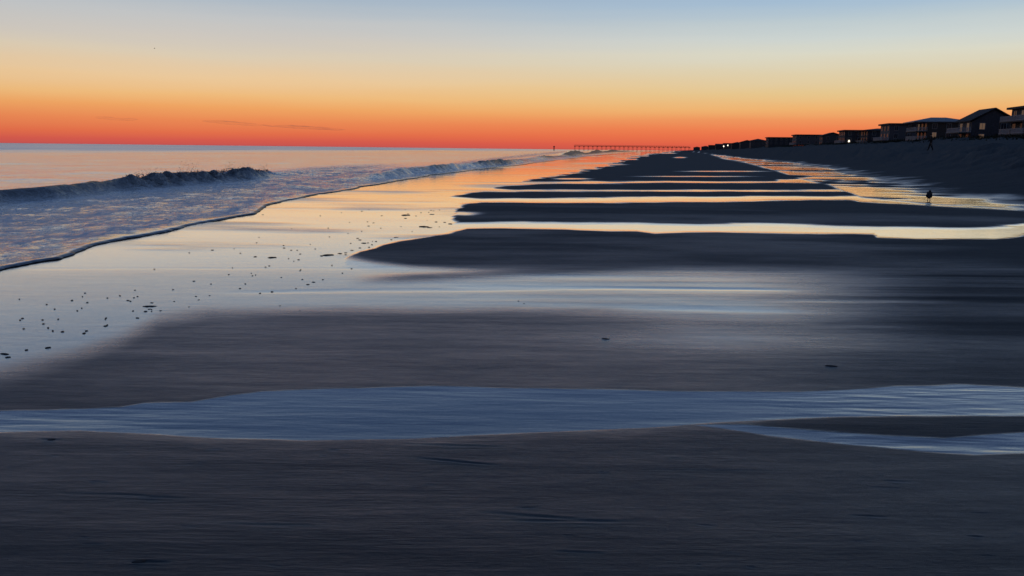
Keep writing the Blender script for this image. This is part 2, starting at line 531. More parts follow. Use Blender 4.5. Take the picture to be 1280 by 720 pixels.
def paint(px, py, X, Y, k=1.0):
    """how wet the sand is: 1 = standing water or full film, 0 = drained. k widens every edge"""
    n1 = fbm(X / 1.8, Y / 1.1, 21, 4)
    n2 = fbm(X / 6.0, Y / 2.2, 31, 4)
    dyh = np.maximum(py - 186.0, 0.5)
    jig = np.clip(dyh / 60.0, 0.1, 1.6)
    n3 = fbm(X / 9.0, Y / 5.0, 35, 3)
    P = py + (n1 * 1.7 + n3 * 2.0) * jig
    Q = px + n1 * 14 + n2 * 20
    W = np.ones_like(px)
    # --- far bars, with runnels of standing water between them
    bars = []
    bars.append(ridge(Q, P, [(438, 321), (494, 303), (535, 296), (562, 291), (585, 286), (700, 286), (790, 288), (815, 291.5), (900, 290.5), (1000, 292), (1085, 293.5), (1092, 297.5), (1150, 300), (1240, 299), (1290, 293), (1500, 292), (2500, 300)],
                      [(438, 322), (480, 329), (525, 334), (640, 339), (800, 344), (1000, 352), (1150, 372), (1280, 400), (1700, 440), (2500, 460)], 1.0 * k, 4.5 * k))
    bars.append(ridge(Q, P, [(573, 258), (600, 255), (700, 254.7), (900, 252), (1066, 251), (1085, 254.5), (1130, 256), (1190, 260), (1280, 265), (2500, 280)],
                      [(573, 277), (640, 275.7), (800, 276.7), (900, 280), (1000, 281.5), (1100, 283.5), (1200, 285), (1255, 282), (1280, 279), (1500, 277), (2500, 280)], 0.9 * k, 0.9 * k)
                * (1 - ss(0, 1, 1.4 - np.hypot((Q - 570) / 34, (P - 266.5) / 2.4)) * (k < 2)))
    bars.append(ridge(Q, P, [(568, 245), (612, 241), (700, 240.7), (800, 240.4), (1000, 239.4), (1078, 239), (1120, 241), (2500, 250)],
                      [(568, 246), (600, 249), (640, 250), (800, 247.7), (1000, 246), (1078, 245), (1120, 241), (2500, 245)], 0.8 * k, 0.8 * k))
    bars.append(ridge(Q, P, [(612, 235), (660, 231), (700, 230), (800, 229.6), (960, 229), (1060, 230), (1085, 233), (2500, 234)],
                      [(612, 236), (640, 238), (800, 238), (1000, 237.4), (1060, 236), (1085, 233), (2500, 234)], 0.7 * k, 0.7 * k))
    bars.append(ridge(Q, P, [(655, 226), (690, 221), (712, 217), (742, 211), (770, 204.5), (790, 199), (800, 194.6), (850, 188), (2500, 180)],
                      [(655, 227.2), (800, 227.2), (960, 226.6), (1000, 223), (1100, 215), (2500, 200)], 0.7 * k, 0.7 * k))
    W = W - 0.34 * ss(0.0, 0.55, fbm(X / 6.0, Y / 1.6, 77, 4)) * (px < 800) * ss(0, 20, 345 - py)      # thinner film along old wash lines
    damp = 0.02 + 0.13 * ss(-0.1, 0.6, fbm(X / 5.0, Y / 1.5, 57, 4)) * ss(235, 290, py)
    for b in bars:
        W = W * (1 - b) + np.minimum(damp, W) * b
    # --- slivers of water left on the farthest bar
    sl = np.zeros_like(px)
    for (cx, cy, rx, ry) in ((715, 224, 26, 1.0), (850, 197, 9, 0.8), (905, 214.5, 60, 0.7), (868, 221, 80, 0.6), (760, 206, 26, 0.7), (742, 199.5, 20, 0.8), (1068, 215, 10, 1.0), (835, 191.6, 12, .6)):
        sl = np.maximum(sl, ss(0.0, 0.8, 1.25 - np.hypot((px - cx) / rx, (py - cy) / ry)))
    W = np.maximum(W, sl * (1 if k < 2 else 0))
    # --- the long runnel under the dune: broken water
    yl = curve([(880, 190), (905, 199), (930, 203), (960, 211), (1000, 223), (1040, 233), (1075, 246), (1120, 251.5), (1180, 257), (1240, 261), (1280, 264), (1600, 276), (2500, 300)], px)
    chan = ss(-1.5, 1.5, yl - P) * ss(-0.2, 0.8, px - 885)
    st = fbm(X / 5.5, Y / 1.9, 47, 4) + 0.12
    W = np.where(chan > 0.02, np.maximum(W * (1 - chan), chan * ss(-0.10 * k, 0.06 * k, st)), W)
    # --- the near side of the first bar: a thin film that fades to the right
    near = ss(330, 346, py)
    fadex = 1 - ss(900, 1230, px + 90 * n2)
    f = 0.90 - 0.10 * ss(560, 760, px)
    film = f * (0.16 + 0.84 * fadex)
    streaks = fbm(X / 7.0, Y / 0.33, 55, 4)
    film = film + (0.26 * streaks) * ss(420, 700, px)
    film = film - 0.5 * np.exp(-(((py - 351 + (px - 430) * 0.045) / 5.0) ** 2)) * ss(420, 520, px) * (1 - ss(700, 900, px))
    for (a_, b_, yy, sl_, wd, am) in ((600, 980, 359.5, 0.010, 1.5, 0.45), (560, 900, 371, 0.012, 3.5, 0.12), (780, 1060, 386, 0.02, 2.6, 0.22), (980, 1180, 377, 0.01, 1.5, 0.3), (300, 700, 366, -0.01, 1.8, 0.15), (1000, 1160, 409, 0.005, 1.4, 0.2), (20, 520, 336, -0.004, 1.4, 0.2)):
        film = film + am * np.exp(-((py - yy - (px - a_) * sl_ - 1.5 * n1) / wd) ** 2) * ss(a_ - 60, a_ + 80, px) * ss(b_ + 80, b_ - 90, px)
    film = film - 0.30 * np.exp(-((py - 332.5) / 1.6) ** 2) * ss(80, 200, px) * ss(520, 430, px)
    # damp bank (drained) in front of the film
    yE = curve([(-400, 560), (-60, 478), (0, 468), (90, 446), (150, 425), (200, 400), (260, 392), (420, 389), (640, 388), (760, 392), (860, 404), (1280, 420), (2500, 440)], px) + 7 * n2
    softE = curve([(0, 24), (200, 16), (400, 9), (700, 9), (900, 26), (1280, 40)], px) * k
    E = ss(-softE, softE, py - yE)
    bankw = 0.34 - 0.20 * ss(850, 1250, px) - 0.10 * ss(300, 0, px) + 0.12 * streaks + 0.36 * np.exp(-(((px - 920) / 190) ** 2 + ((py - 424) / 20.0) ** 2))
    lower = film * (1 - E) + bankw * E
    W = W * (1 - near) + np.minimum(np.maximum(W * (1 - near), lower), 1) * near
    # --- the near pool and its side arm
    Pn = py + n1 * 2.2 + fbm(X / 0.5, Y / 0.4, 61, 3) * 1.5
    up = curve([(-900, 520), (0, 513), (60, 512), (150, 508), (182, 503), (240, 502), (290, 493), (330, 488.5), (420, 485), (540, 482), (640, 485), (760, 487.5), (880, 490), (1000, 490), (1060, 487), (1120, 482), (1200, 480.5), (1280, 484), (2200, 470)], px)
    lo = curve([(-900, 556), (0, 541), (40, 540), (100, 538.5), (200, 543.5), (280, 549), (380, 551.5), (520, 549), (640, 544), (720, 540), (800, 536), (880, 530.5), (960, 526), (1060, 521.5), (1280, 520), (2200, 530)], px)
    pool = ss(-1.6 * k, 1.6 * k, Pn - up) * ss(-1.4 * k, 1.4 * k, lo - Pn)
    up2 = curve([(850, 531), (930, 531), (1000, 537), (1100, 544), (1180, 548), (1240, 543), (1280, 541), (2200, 540)], px)
    lo2 = curve([(850, 531), (900, 536.5), (960, 546), (1060, 557), (1150, 565), (1220, 569), (1280, 567), (2200, 590)], px)
    pool = np.maximum(pool, ss(-1.6 * k, 1.6 * k, Pn - up2) * ss(-1.6 * k, 1.6 * k, lo2 - Pn) * ss(845, 880, px))
    fg = ss(500, 540, py)
    fore = 0.25 - 0.17 * ss(560, 720, py) + 0.16 * streaks + 0.14 * n2 + 0.26 * np.exp(-((py - lo) / 9.0) ** 2)
    W = W * (1 - fg) + np.clip(fore, 0, 1) * fg
    W = np.maximum(W, pool)
    isl = ss(0, 2, py - lo) * ss(0, 2, up2 - py) * ss(930, 960, px)
    W = W * (1 - isl * 0.6)
    # --- dry rise on the right
    u = X - x_berm(Y)
    W = W * (1 - ss(-0.8, 0.8, u + 1.2 * n1))
    foot = ss(-1.5, -0.5, u + 1.5 * n1) * ss(1.4, 0.0, u + 1.5 * n1) * (py < 300)
    W = np.maximum(W * (1 - 0.7 * foot), foot * (0.20 + 0.7 * fbm(X / 2.5, Y / 1.5, 65, 4)))
    W = np.where(u > 2.5, 0.0, np.clip(W, 0, 1))
    standing = np.where(py < 334, (px > 575) | (py < 240), False) & (W > 0.86) & (px > curve([(187, 800), (215, 720), (245, 590), (334, 590)], py))
    standing = (standing | (pool > 0.6)) & (u < 0)
    return np.clip(W, 0, 1), standing, pool


def grid_mesh(name, X, Y, Z, mat, attrs, face_sel=None, normals=None):
    ny, nx = X.shape
    idx = np.arange(ny * nx).reshape(ny, nx)
    q = np.stack([idx[:-1, :-1], idx[:-1, 1:], idx[1:, 1:], idx[1:, :-1]], -1).reshape(-1, 4)
    if face_sel is not None:
        q = q[face_sel.reshape(-1)]
    used, inv = np.unique(q, return_inverse=True)
    q = inv.reshape(-1, 4)
    co = np.stack([X.reshape(-1), Y.reshape(-1), Z.reshape(-1)], -1)[used]
    me = bpy.data.meshes.new(name)
    me.vertices.add(len(co)); me.vertices.foreach_set('co', co.astype(np.float32).ravel())
    me.loops.add(q.size); me.loops.foreach_set('vertex_index', q.astype(np.int32).ravel())
    me.polygons.add(len(q))
    me.polygons.foreach_set('loop_start', np.arange(0, q.size, 4, dtype=np.int32))
    me.polygons.foreach_set('use_smooth', np.ones(len(q), bool))
    me.update(calc_edges=True)
    me.validate()
    for an, av in attrs.items():
        a = me.attributes.new(an, 'FLOAT', 'POINT')
        a.data.foreach_set('value', av.reshape(-1)[used].astype(np.float32))
    if normals is not None:
        me.normals_split_custom_set_from_vertices(normals.reshape(-1, 3)[used].astype(np.float32))
    me.materials.append(mat)
    return link(bpy.data.objects.new(name, me))


def hf_normals(X, Y, Z):
    P = np.stack([X, Y, Z], -1)
    dc = np.gradient(P, axis=1)
    dr = np.gradient(P, axis=0)
    n = np.cross(dc, dr)
    n /= np.maximum(np.linalg.norm(n, axis=-1, keepdims=True), 1e-9)
    n[n[..., 2] < 0] *= -1
    return n


# ------------------------------------------------------------------ the beach sand (one sheet to the horizon)
py_rows = np.concatenate([np.array([186.08, 186.12, 186.2, 186.3, 186.4]), np.arange(186.5, 345, 0.5), np.arange(345, 720, 1.0), np.geomspace(720, 1900, 45)])
ang = np.arctan((py_rows - CY) / F_PX) + PITCH
Yr = EYE / np.tan(np.maximum(ang, 1e-5))
Yr = np.concatenate([Yr[Yr < 9000], [9000, 14000, 25000]])
Yr = np.unique(np.round(Yr, 5))
tcol = np.concatenate([np.linspace(-1.9, -0.76, 40)[:-1], np.arange(-0.76, 0.76, 0.0021), np.linspace(0.76, 1.9, 40)])
GY, GT = np.meshgrid(Yr, tcol, indexing='ij')
GX = GT * GY
PX, PY = project(GX, GY, 0.0)
WET, STAND, POOL = paint(PX, PY, GX, GY, 1.0)
WSOFT, _, _ = paint(PX, PY, GX, GY, 3.2)
WS2, _, _ = paint(PX, PY, GX, GY, 8.0)
WSOFT = WSOFT + (WS2 - WSOFT) * ss(430, 460, PY)
GZ = (0.024 - 0.019 * ss(345, 440, PY)) * (1 - WSOFT) + 0.005 * fbm(GX / 1.2, GY / 0.8, 71, 4) * (1 - WSOFT)
GZ = GZ + dune_h(GX, GY)


def crease(px0, py0, px1, py1, depth, wid):
    """a small scour mark left behind a shell"""
    x0, y0 = ground(px0, py0); x1, y1 = ground(px1, py1)
    dx, dy = x1 - x0, y1 - y0
    ll = dx * dx + dy * dy
    tt = np.clip(((GX - x0) * dx + (GY - y0) * dy) / ll, 0, 1)
    d = np.hypot(GX - x0 - tt * dx, GY - y0 - tt * dy)
    a = np.sin(np.pi * np.clip(tt * 0.9 + 0.05, 0, 1))
    return -depth * a * np.exp(-(d / wid) ** 2) + 0.5 * depth * a * np.exp(-((d - 1.9 * wid) / wid) ** 2)


for c in ((515, 573, 625, 583, 0.006, 0.010), (140, 619, 240, 625, 0.003, 0.009), (160, 703, 215, 704, 0.005, 0.008), (1100, 602, 1140, 604, 0.004, 0.007), (1085, 610, 1128, 612, .003, .006),
          (48, 550, 75, 551, 0.006, 0.010), (1060, 645, 1112, 648, 0.004, 0.006), (1208, 671, 1232, 673, 0.005, 0.006), (600, 641, 770, 654, 0.0035, 0.012), (640, 652, 800, 653, .003, .01), (690, 690, 760, 693, .003, .008), (500, 556, 640, 560, .003, .012), (60, 618, 180, 620, .002, .01), (250, 655, 420, 660, .002, .012), (800, 588, 1000, 590, .002, .008)):
    GZ = GZ + crease(*c[:4], c[4] * 0.65, c[5])
_r = random.Random(21)
for k in range(34):        # little pits where shells were washed out
    a_, b_ = _r.uniform(20, 1260), 560 + 155 * _r.random() ** 1.2
    ln = _r.uniform(6, 34)
    GZ = GZ + crease(a_, b_, a_ + ln, b_ + _r.uniform(-1, 2.5), _r.uniform(0.0008, 0.0028), _r.uniform(0.003, 0.006))
sea_side = x_edge(GY) - GX
GZ = GZ - 0.05 * np.clip(sea_side - 0.6, 0, 40) * (sea_side > 0.6)
NRM = hf_normals(GX, GY, GZ)
RIP = POOL * 0.55 * (0.35 + ss(880, 1100, PX) * 0.75 + ss(420, 60, PX) * 0.5) + (STAND & (POOL < 0.5)) * 0.10
fsel = (STAND[:-1, :-1] & STAND[1:, 1:] & STAND[1:, :-1] & STAND[:-1, 1:])
at_ = {'wet': WET, 'pool': POOL, 'ripple': RIP}
o = grid_mesh('beach_sand', GX, GY, GZ, MAT_SAND, at_, ~fsel, NRM)
tag(o, kind='structure')
o = grid_mesh('tide_pool_water', GX, GY, GZ, MAT_SAND, at_, fsel, NRM)
tag(o, kind='structure')
# the beach goes on beside and behind the camera
bx_ = np.linspace(-160, 160, 65); by_ = np.linspace(-160, 1.6, 40)
BY, BX = np.meshgrid(by_, bx_, indexing='ij')
BZ = 0.02 + dune_h(BX, BY) - 0.05 * np.clip(x_edge(BY) - BX - .6, 0, 40)
o = grid_mesh('beach_sand', BX, BY, BZ, MAT_SAND, {'wet': np.full_like(BX, 0.12), 'pool': BX * 0, 'ripple': BX * 0})
tag(o, kind='structure')


def surf_z(X, Y):
    return float(dune_h(np.array([X]), np.array([Y]))[0])


# ------------------------------------------------------------------ the sea
py_s = np.concatenate([np.array([186.06, 186.1, 186.16, 186.25, 186.35]), np.arange(186.5, 208, 0.25), np.arange(208, 246, 0.14), np.arange(246, 350, 0.4), np.geomspace(350, 900, 60)])
ang = np.arctan((py_s - CY) / F_PX) + PITCH
Ys = EYE / np.tan(np.maximum(ang, 1e-5))
Ys = np.unique(np.round(np.concatenate([Ys[Ys < 9000], [9000, 14000, 22000, 40000]]), 5))
q0 = np.concatenate([np.array([0, 0.01, 0.025, 0.05, 0.08, 0.12]), np.arange(0.17, 14, 0.05)])
q1 = 14 + np.geomspace(0.06, 1.0, 170)
ncol = len(q0) + len(q1)
SS = np.zeros((len(Ys), ncol))
for i, Yv in enumerate(Ys):
    sc_ = max(1.0, Yv / 90.0)
    far = 2.2 * Yv + 60
    a = q0 * sc_
    b = a[-1] + (np.geomspace(0.06, far, len(q1)))
    SS[i] = np.concatenate([a, b])
SY = np.repeat(Ys[:, None], ncol, 1)
XE = x_edge(Ys) + 0.10 * fbm(Ys / 0.9, Ys * 0 + 0.3, 81, 4) + 0.05 * fbm(Ys / 0.22, Ys * 0 + 1.3, 85, 3) + 0.30 * fbm(Ys / 3, Ys * 0 + 3.3, 83, 3)
SX = XE[:, None] - SS
front = np.exp(-SS / 0.07)
SZ = 0.010 + 0.032 * (1 - np.exp(-SS / 0.05)) + 0.05 * ss(0.2, 4, SS)
TURB = 0.10 + 0 * SS
FOAM = 0 * SS
FACE = 0 * SS
# swash zone: churned water behind its leading lip
zone = ss(0.0, 0.5, SS) * (1 - ss(5.0, 7.5, SS + 0.02 * np.maximum(SY - 40, 0)))
TURB = np.maximum(TURB, zone * 1.0)
FOAM = np.maximum(FOAM, zone * (0.62 + 0.25 * ss(2, 6, SS)) * ss(0.0, 0.3, SS))
SZ = SZ + zone * (0.045 * fbm(SX / 0.7, SY / 1.0, 91, 4) + 0.05 * fbm(SX / 2.2, SY / 2.6, 95, 3))
FOAM = np.maximum(FOAM, 0.30 * np.exp(-((SS - 0.18) / 0.12) ** 2) * ss(-0.1, 0.3, fbm(SY / 1.3, SX * 0, 97, 3)))
# gentle swell beyond
SZ = SZ + ss(8, 14, SS) * 0.085 * (fbm(SX / 3.0, SY / 5.0, 101, 4) + 1.4 * fbm(SX / 9, SY / 16, 103, 3))
SZ = SZ + 0.42 * fbm(SX / 26, SY / 32, 107, 3) * ss(60, 200, np.hypot(SX, SY)) * ss(15, 40, SS) + 0.40 * fbm(SX / 90, SY / 110, 109, 3) * ss(250, 900, np.hypot(SX, SY)) * ss(40, 120, SS)


def add_wave(xc, amp, wf, wb, rough, foam_front):
    """a wave whose crest runs along xc(Y): steep on the shore side, long on the sea side"""
    global SZ, TURB, FOAM, FACE
    d = SX - xc[:, None]                      # + = towards the shore
    j = 0.16 * fbm(SY / 0.5, SX / 0.6, 111, 4) * rough[:, None]
    d = d + j
    prof = np.where(d > 0, np.exp(-(d / wf[:, None]) ** 2.0), np.exp(-(np.abs(d) / wb[:, None]) ** 1.6))
    lumps = 1 + rough[:, None] * (0.55 * fbm(SY / 0.55, SX / 0.45, 113, 4) + 0.5 * fbm(SY / 1.7, SX / 3.0, 117, 3) + 0.45 * np.maximum(0, fbm(SY / 0.28, SX / 0.3, 119, 3)))
    SZ = SZ + amp[:, None] * prof * lumps
    face = np.where(d > -0.15, np.exp(-(np.maximum(d, 0) / (wf[:, None] * 2.3)) ** 2), np.exp(-((d + .15) / 0.25) ** 2)) * np.clip(amp[:, None] / 0.3, 0, 1)
    FACE = np.maximum(FACE, face)
    TURB = np.maximum(TURB, face * (0.45 + 0.5 * rough[:, None]))
    FOAM = FOAM * (1 - 0.9 * face) + face * foam_front[:, None] * 0.05
    # white water just in front of the face
    toe = np.exp(-((d - wf[:, None] * 2.6) / 0.6) ** 2) * np.clip(amp[:, None] / 0.3, 0, 1)
    FOAM = np.maximum(FOAM, toe * 0.25)


def wx(pts):
    g_ = sorted([(y, x) for x, y in (ground(*p) for p in pts)])
    return g_


crest = wx([(-200, 290), (0, 257), (60, 252.5), (130, 243), (200, 236), (290, 228), (335, 222.5)])
xc1 = curve([(0, crest[0][1])] + crest + [(2000, crest[-1][1])], Ys) - 0.12
Yend = crest[-1][0]
a1 = curve([(0, 0.24), (14, 0.28), (19, 0.31), (24, 0.31), (29, 0.35), (34, 0.38), (38, 0.37), (Yend - 2.5, 0.32), (Yend, 0.20), (Yend + 3, 0.09), (Yend + 9, 0.03), (Yend + 14, 0)], Ys)
r1 = curve([(0, 0.08), (22, 0.10), (26.5, 0.45), (28, 1.0), (Yend, 1.0), (Yend + 3, 0.8)], Ys)
add_wave(xc1, a1, curve([(0, 0.40), (26, 0.40), (30, 0.46), (60, 0.48)], Ys), curve([(0, 1.6), (30, 1.1), (60, 1.2)], Ys), r1, curve([(0, 0.12), (25, .25), (29, 0.9), (60, 1.0)], Ys))
# foam left behind the end of the first wave
tail = ss(Yend - 1, Yend + 2, SY) * (1 - ss(Yend + 14, Yend + 40, SY)) * np.exp(-((SX - xc1[:, None] - 0.6) / 2.6) ** 2)
FOAM = np.maximum(FOAM, tail * 0.7); TURB = np.maximum(TURB, tail)
SZ = SZ + tail * 0.07 * fbm(SX / 0.6, SY / 1.0, 121, 4)
# one long low bore runs all the way up the beach; farther on it rears up in places
scb = np.maximum(1.0, Ys / 60.0)
add_wave(XE - 1.5 * scb, 0.15 * scb ** 0.7 * ss(31, 42, Ys) * ss(1500, 700, Ys) * (1 + 0.6 * fbm(np.log(Ys) * 9, Ys * 0, 133, 3)), 0.40 * scb, 1.2 * scb, np.full_like(Ys, 0.35), np.full_like(Ys, 0.4))
line = np.exp(-((SS - 4.4 * scb[:, None]) / (0.9 * scb[:, None])) ** 2) * (ss(34, 48, Ys) * ss(900, 400, Ys))[:, None]
FOAM = np.maximum(FOAM, line * 0.8)
for (ya, ym, yb_, off, hgt) in ((38, 54, 68, 1.6, 0.24), (58, 76, 104, 1.9, 0.32), (98, 130, 160, 3.0, 0.18), (165, 225, 275, 5, 0.75), (300, 380, 480, 9, 0.7), (520, 640, 800, 14, 0.9)):
    am = hgt * ss(ya, ym, Ys) * (1 - ss(ym, yb_, Ys)) * (1 + 0.5 * fbm(Ys / (0.06 * ym), Ys * 0, 131, 3))
    sc_ = off / 1.8
    d_ = XE - off
    add_wave(d_, np.maximum(am, 0), np.full_like(Ys, 0.42 * sc_), np.full_like(Ys, 1.1 * sc_), np.full_like(Ys, 0.6), np.full_like(Ys, 0.5))
DIST = np.hypot(SX, SY)
TT = SX / np.maximum(SY, 1)
RUF = np.interp(TT, [-3, -0.66, -0.4, -0.2, 0.1, 0.3], [130, 150, 190, 330, 700, 900])      # a breeze ruffles the water out there
CHOP = 0.09 + 0.02 * ss(15, 60, DIST) * ss(7, 14, SS) + 0.17 * ss(0.6, 1.6, DIST / RUF) * ss(0.25, -0.2, TT) - 0.02 * zone
CHOP = CHOP + 0.05 * fbm(SX / 30, SY / 60, 171, 3) * ss(60, 200, DIST)
# patches of wind-ruffled water far out
TURB = np.maximum(TURB, 0.16 * ss(600, 2500, np.hypot(SX, SY)))
o = grid_mesh('sea_water', SX, SY, SZ, MAT_SEA, {'foam': FOAM, 'turb': TURB, 'chop': np.clip(CHOP, 0.05, 1), 'churn': np.maximum.reduce([np.clip(FACE * 1.1, 0, 1), 0.42 * zone, np.exp(-(SS / 0.10) ** 4)]), 'air': zone * (1 - np.clip(FACE * 1.2, 0, 1))})
tag(o, kind='structure')

# spray thrown up along the broken crest
m_foam = simple_mat('foam_spray', (0.16, 0.17, 0.19), 0.6, 0.3, 0.1)
sp_ = MB()
for k in range(1500):
    Yv = 27.3 + (Yend - 27.0) * (k / 1500.0) + random.gauss(0, .1)
    i = int(np.searchsorted(Ys, Yv)); i = min(max(i, 1), len(Ys) - 1)
    xc_ = float(np.interp(Yv, Ys, xc1)); am = float(np.interp(Yv, Ys, a1))
    burst = max(0.0, float(fbm(np.array([Yv / 0.8]), np.array([0.7]), 141, 3)[0]) + 0.12)
    hh = am * 0.85 + abs(random.gauss(0, 1)) * (0.05 + 0.46 * burst)
    r = random.uniform(0.006, 0.017) * (1.4 if hh < am + .1 else 0.8)
    res = bmesh.ops.create_icosphere(sp_.bm, subdivisions=1, radius=r)
    o_ = Vector((xc_ + random.gauss(0.02, 0.10), Yv, hh + 0.13))
    s_ = random.uniform(0.8, 1.5)
    for v_ in res['verts']:
        v_.co = Vector((v_.co.x, v_.co.y, v_.co.z * s_)) + o_
tag(sp_.build('sea_spray', m_foam, None, True), kind='stuff')

# ------------------------------------------------------------------ houses along the dune
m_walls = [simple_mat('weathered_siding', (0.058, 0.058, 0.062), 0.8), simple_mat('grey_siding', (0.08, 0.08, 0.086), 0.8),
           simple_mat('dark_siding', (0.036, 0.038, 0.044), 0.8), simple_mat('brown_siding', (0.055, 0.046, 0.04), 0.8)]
m_roof = simple_mat('shingle_roof', (0.045, 0.045, 0.05), 0.85, 0.2, 0.3, 6)
m_metal_roof = simple_mat('metal_roof', (0.10, 0.11, 0.13), 0.45, 0.5, 0.15, 2)
m_wood = simple_mat('deck_timber', (0.07, 0.06, 0.05), 0.85)
m_rail = simple_mat('white_railing', (0.36, 0.34, 0.33), 0.7, 0.2, 0.1)
m_trim = simple_mat('pale_trim', (0.26, 0.25, 0.24), 0.7, 0.2, 0.1)
m_lit = emit_mat('lit_window', (1.0, 0.62, 0.42), 0.11)
m_lamp = emit_mat('lamp_glow', (1.0, 0.84, 0.66), 2.3)
m_lamp2 = emit_mat('small_lamp_glow', (1.0, 0.72, 0.5), 0.9)
gm, gt = new_mat('window_glass')
gp = N(gt, 'ShaderNodeBsdfPrincipled')
gp.inputs['Base Color'].default_value = (0.02, 0.022, 0.03, 1); gp.inputs['Roughness'].default_value = 0.25; gp.inputs['Specular IOR Level'].default_value = 0.2
go = N(gt, 'ShaderNodeOutputMaterial'); L(gt, gp.outputs[0], go.inputs[0])
m_glass = gm

ROWROT = -math.atan(0.2)


def gable(mb, x0, x1, y0, y1, z, h, ov=0.6, th=0.25, axis='y'):
    if axis == 'y':
        c = (x0 + x1) / 2
        P0 = [(x0 - ov, y0 - ov, z), (c, y0 - ov, z + h), (x1 + ov, y0 - ov, z)]
        P1 = [(a, y1 + ov, b) for a, _, b in P0]
    else:
        c = (y0 + y1) / 2
        P0 = [(x0 - ov, y0 - ov, z), (x0 - ov, c, z + h), (x0 - ov, y1 + ov, z)]
        P1 = [(x1 + ov, a, b) for _, a, b in P0]
    up0 = [(a, b, c_ + th) for a, b, c_ in P0]
    up1 = [(a, b, c_ + th) for a, b, c_ in P1]
    mb.poly(P0 + P1 + up0 + up1, [(0, 1, 4, 3), (1, 2, 5, 4), (6, 9, 10, 7), (7, 10, 11, 8), (0, 6, 7, 1), (1, 7, 8, 2), (3, 4, 10, 9), (4, 5, 11, 10), (0, 3, 9, 6), (2, 8, 11, 5)])


def hip(mb, x0, x1, y0, y1, z, h, ov=0.9, th=0.22):
    x0 -= ov; x1 += ov; y0 -= ov; y1 += ov
    ins = min(x1 - x0, y1 - y0) / 2
    if (x1 - x0) >= (y1 - y0):
        a, b = (x0 + ins, (y0 + y1) / 2, z + h), (x1 - ins, (y0 + y1) / 2, z + h)
        top = [(4, 5, 9, 8), (5, 6, 9), (6, 7, 8, 9), (7, 4, 8)]
    else:
        a, b = ((x0 + x1) / 2, y0 + ins, z + h), ((x0 + x1) / 2, y1 - ins, z + h)
        top = [(4, 5, 8), (5, 6, 9, 8), (6, 7, 9), (7, 4, 8, 9)]
    p = [(x0, y0, z), (x1, y0, z), (x1, y1, z), (x0, y1, z)]
    p += [(a_, b_, z + th) for a_, b_, _ in p] + [a, b]
    mb.poly(p, [(3, 2, 1, 0), (0, 1, 5, 4), (1, 2, 6, 5), (2, 3, 7, 6), (3, 0, 4, 7)] + top)


def window(root, face, a, z, w_, h_, hx, hy, lit=False):
    """face 'sea' = the -x side, 'side' = the -y side"""
    f, g_ = MB(), MB()
    t = 0.10
    for (u0, u1, z0, z1) in ((a - w_ / 2 - t, a + w_ / 2 + t, z - t, z), (a - w_ / 2 - t, a + w_ / 2 + t, z + h_, z + h_ + t), (a - w_ / 2 - t, a - w_ / 2, z, z + h_), (a + w_ / 2, a + w_ / 2 + t, z, z + h_), (a - 0.03, a + 0.03, z, z + h_)):
        if face == 'sea':
            f.box(-hx - 0.09, -hx - 0.002, u0, u1, z0, z1)
        else:
            f.box(u0, u1, -hy - 0.09, -hy - 0.002, z0, z1)
    if face == 'sea':
        g_.box(-hx - 0.05, -hx - 0.004, a - w_ / 2 + .002, a + w_ / 2 - .002, z + .002, z + h_ - .002)
    else:
        g_.box(a - w_ / 2 + .002, a + w_ / 2 - .002, -hy - 0.05, -hy - 0.004, z + .002, z + h_ - .002)
    fo = f.build('window', m_trim, root)
    g_.build('pane', m_lit if lit else m_glass, fo)


def balcony(root, hx, hy, z, depth, wrap=0.0, roofed=None):
    d = MB()
    d.box(-hx - depth, -hx - 0.003, -hy - wrap, hy, z - 0.22, z)
    if wrap:
        d.box(-hx - 0.003, hx * 0.55, -hy - wrap, -hy - 0.003, z - 0.221, z - 0.001)
    d.build('deck', m_wood, root)
    r = MB()
    X0 = -hx - depth + 0.06
    def run(ax, a0, a1, c):
        n = max(2, int(abs(a1 - a0) / 0.16))
        for zz in (0.12, 1.0):
            if ax == 'y': r.box(c - 0.05, c + 0.05, a0, a1, z + zz, z + zz + 0.09)
            else: r.box(a0, a1, c - 0.05, c + 0.05, z + zz, z + zz + 0.09)
        for i in range(n + 1):
            q = a0 + (a1 - a0) * i / n
            ww = 0.06 if i % 10 == 0 else 0.025
            if ax == 'y': r.box(c - ww, c + ww, q - ww, q + ww, z, z + 1.0)
            else: r.box(q - ww, q + ww, c - ww, c + ww, z, z + 1.0)
    run('y', -hy - wrap + 0.06, hy - 0.06, X0)
    run('x', X0 + 0.06, (hx * 0.55 if wrap else -hx - 0.05), -hy - wrap + 0.06)
    r.build('railing', m_rail, root)


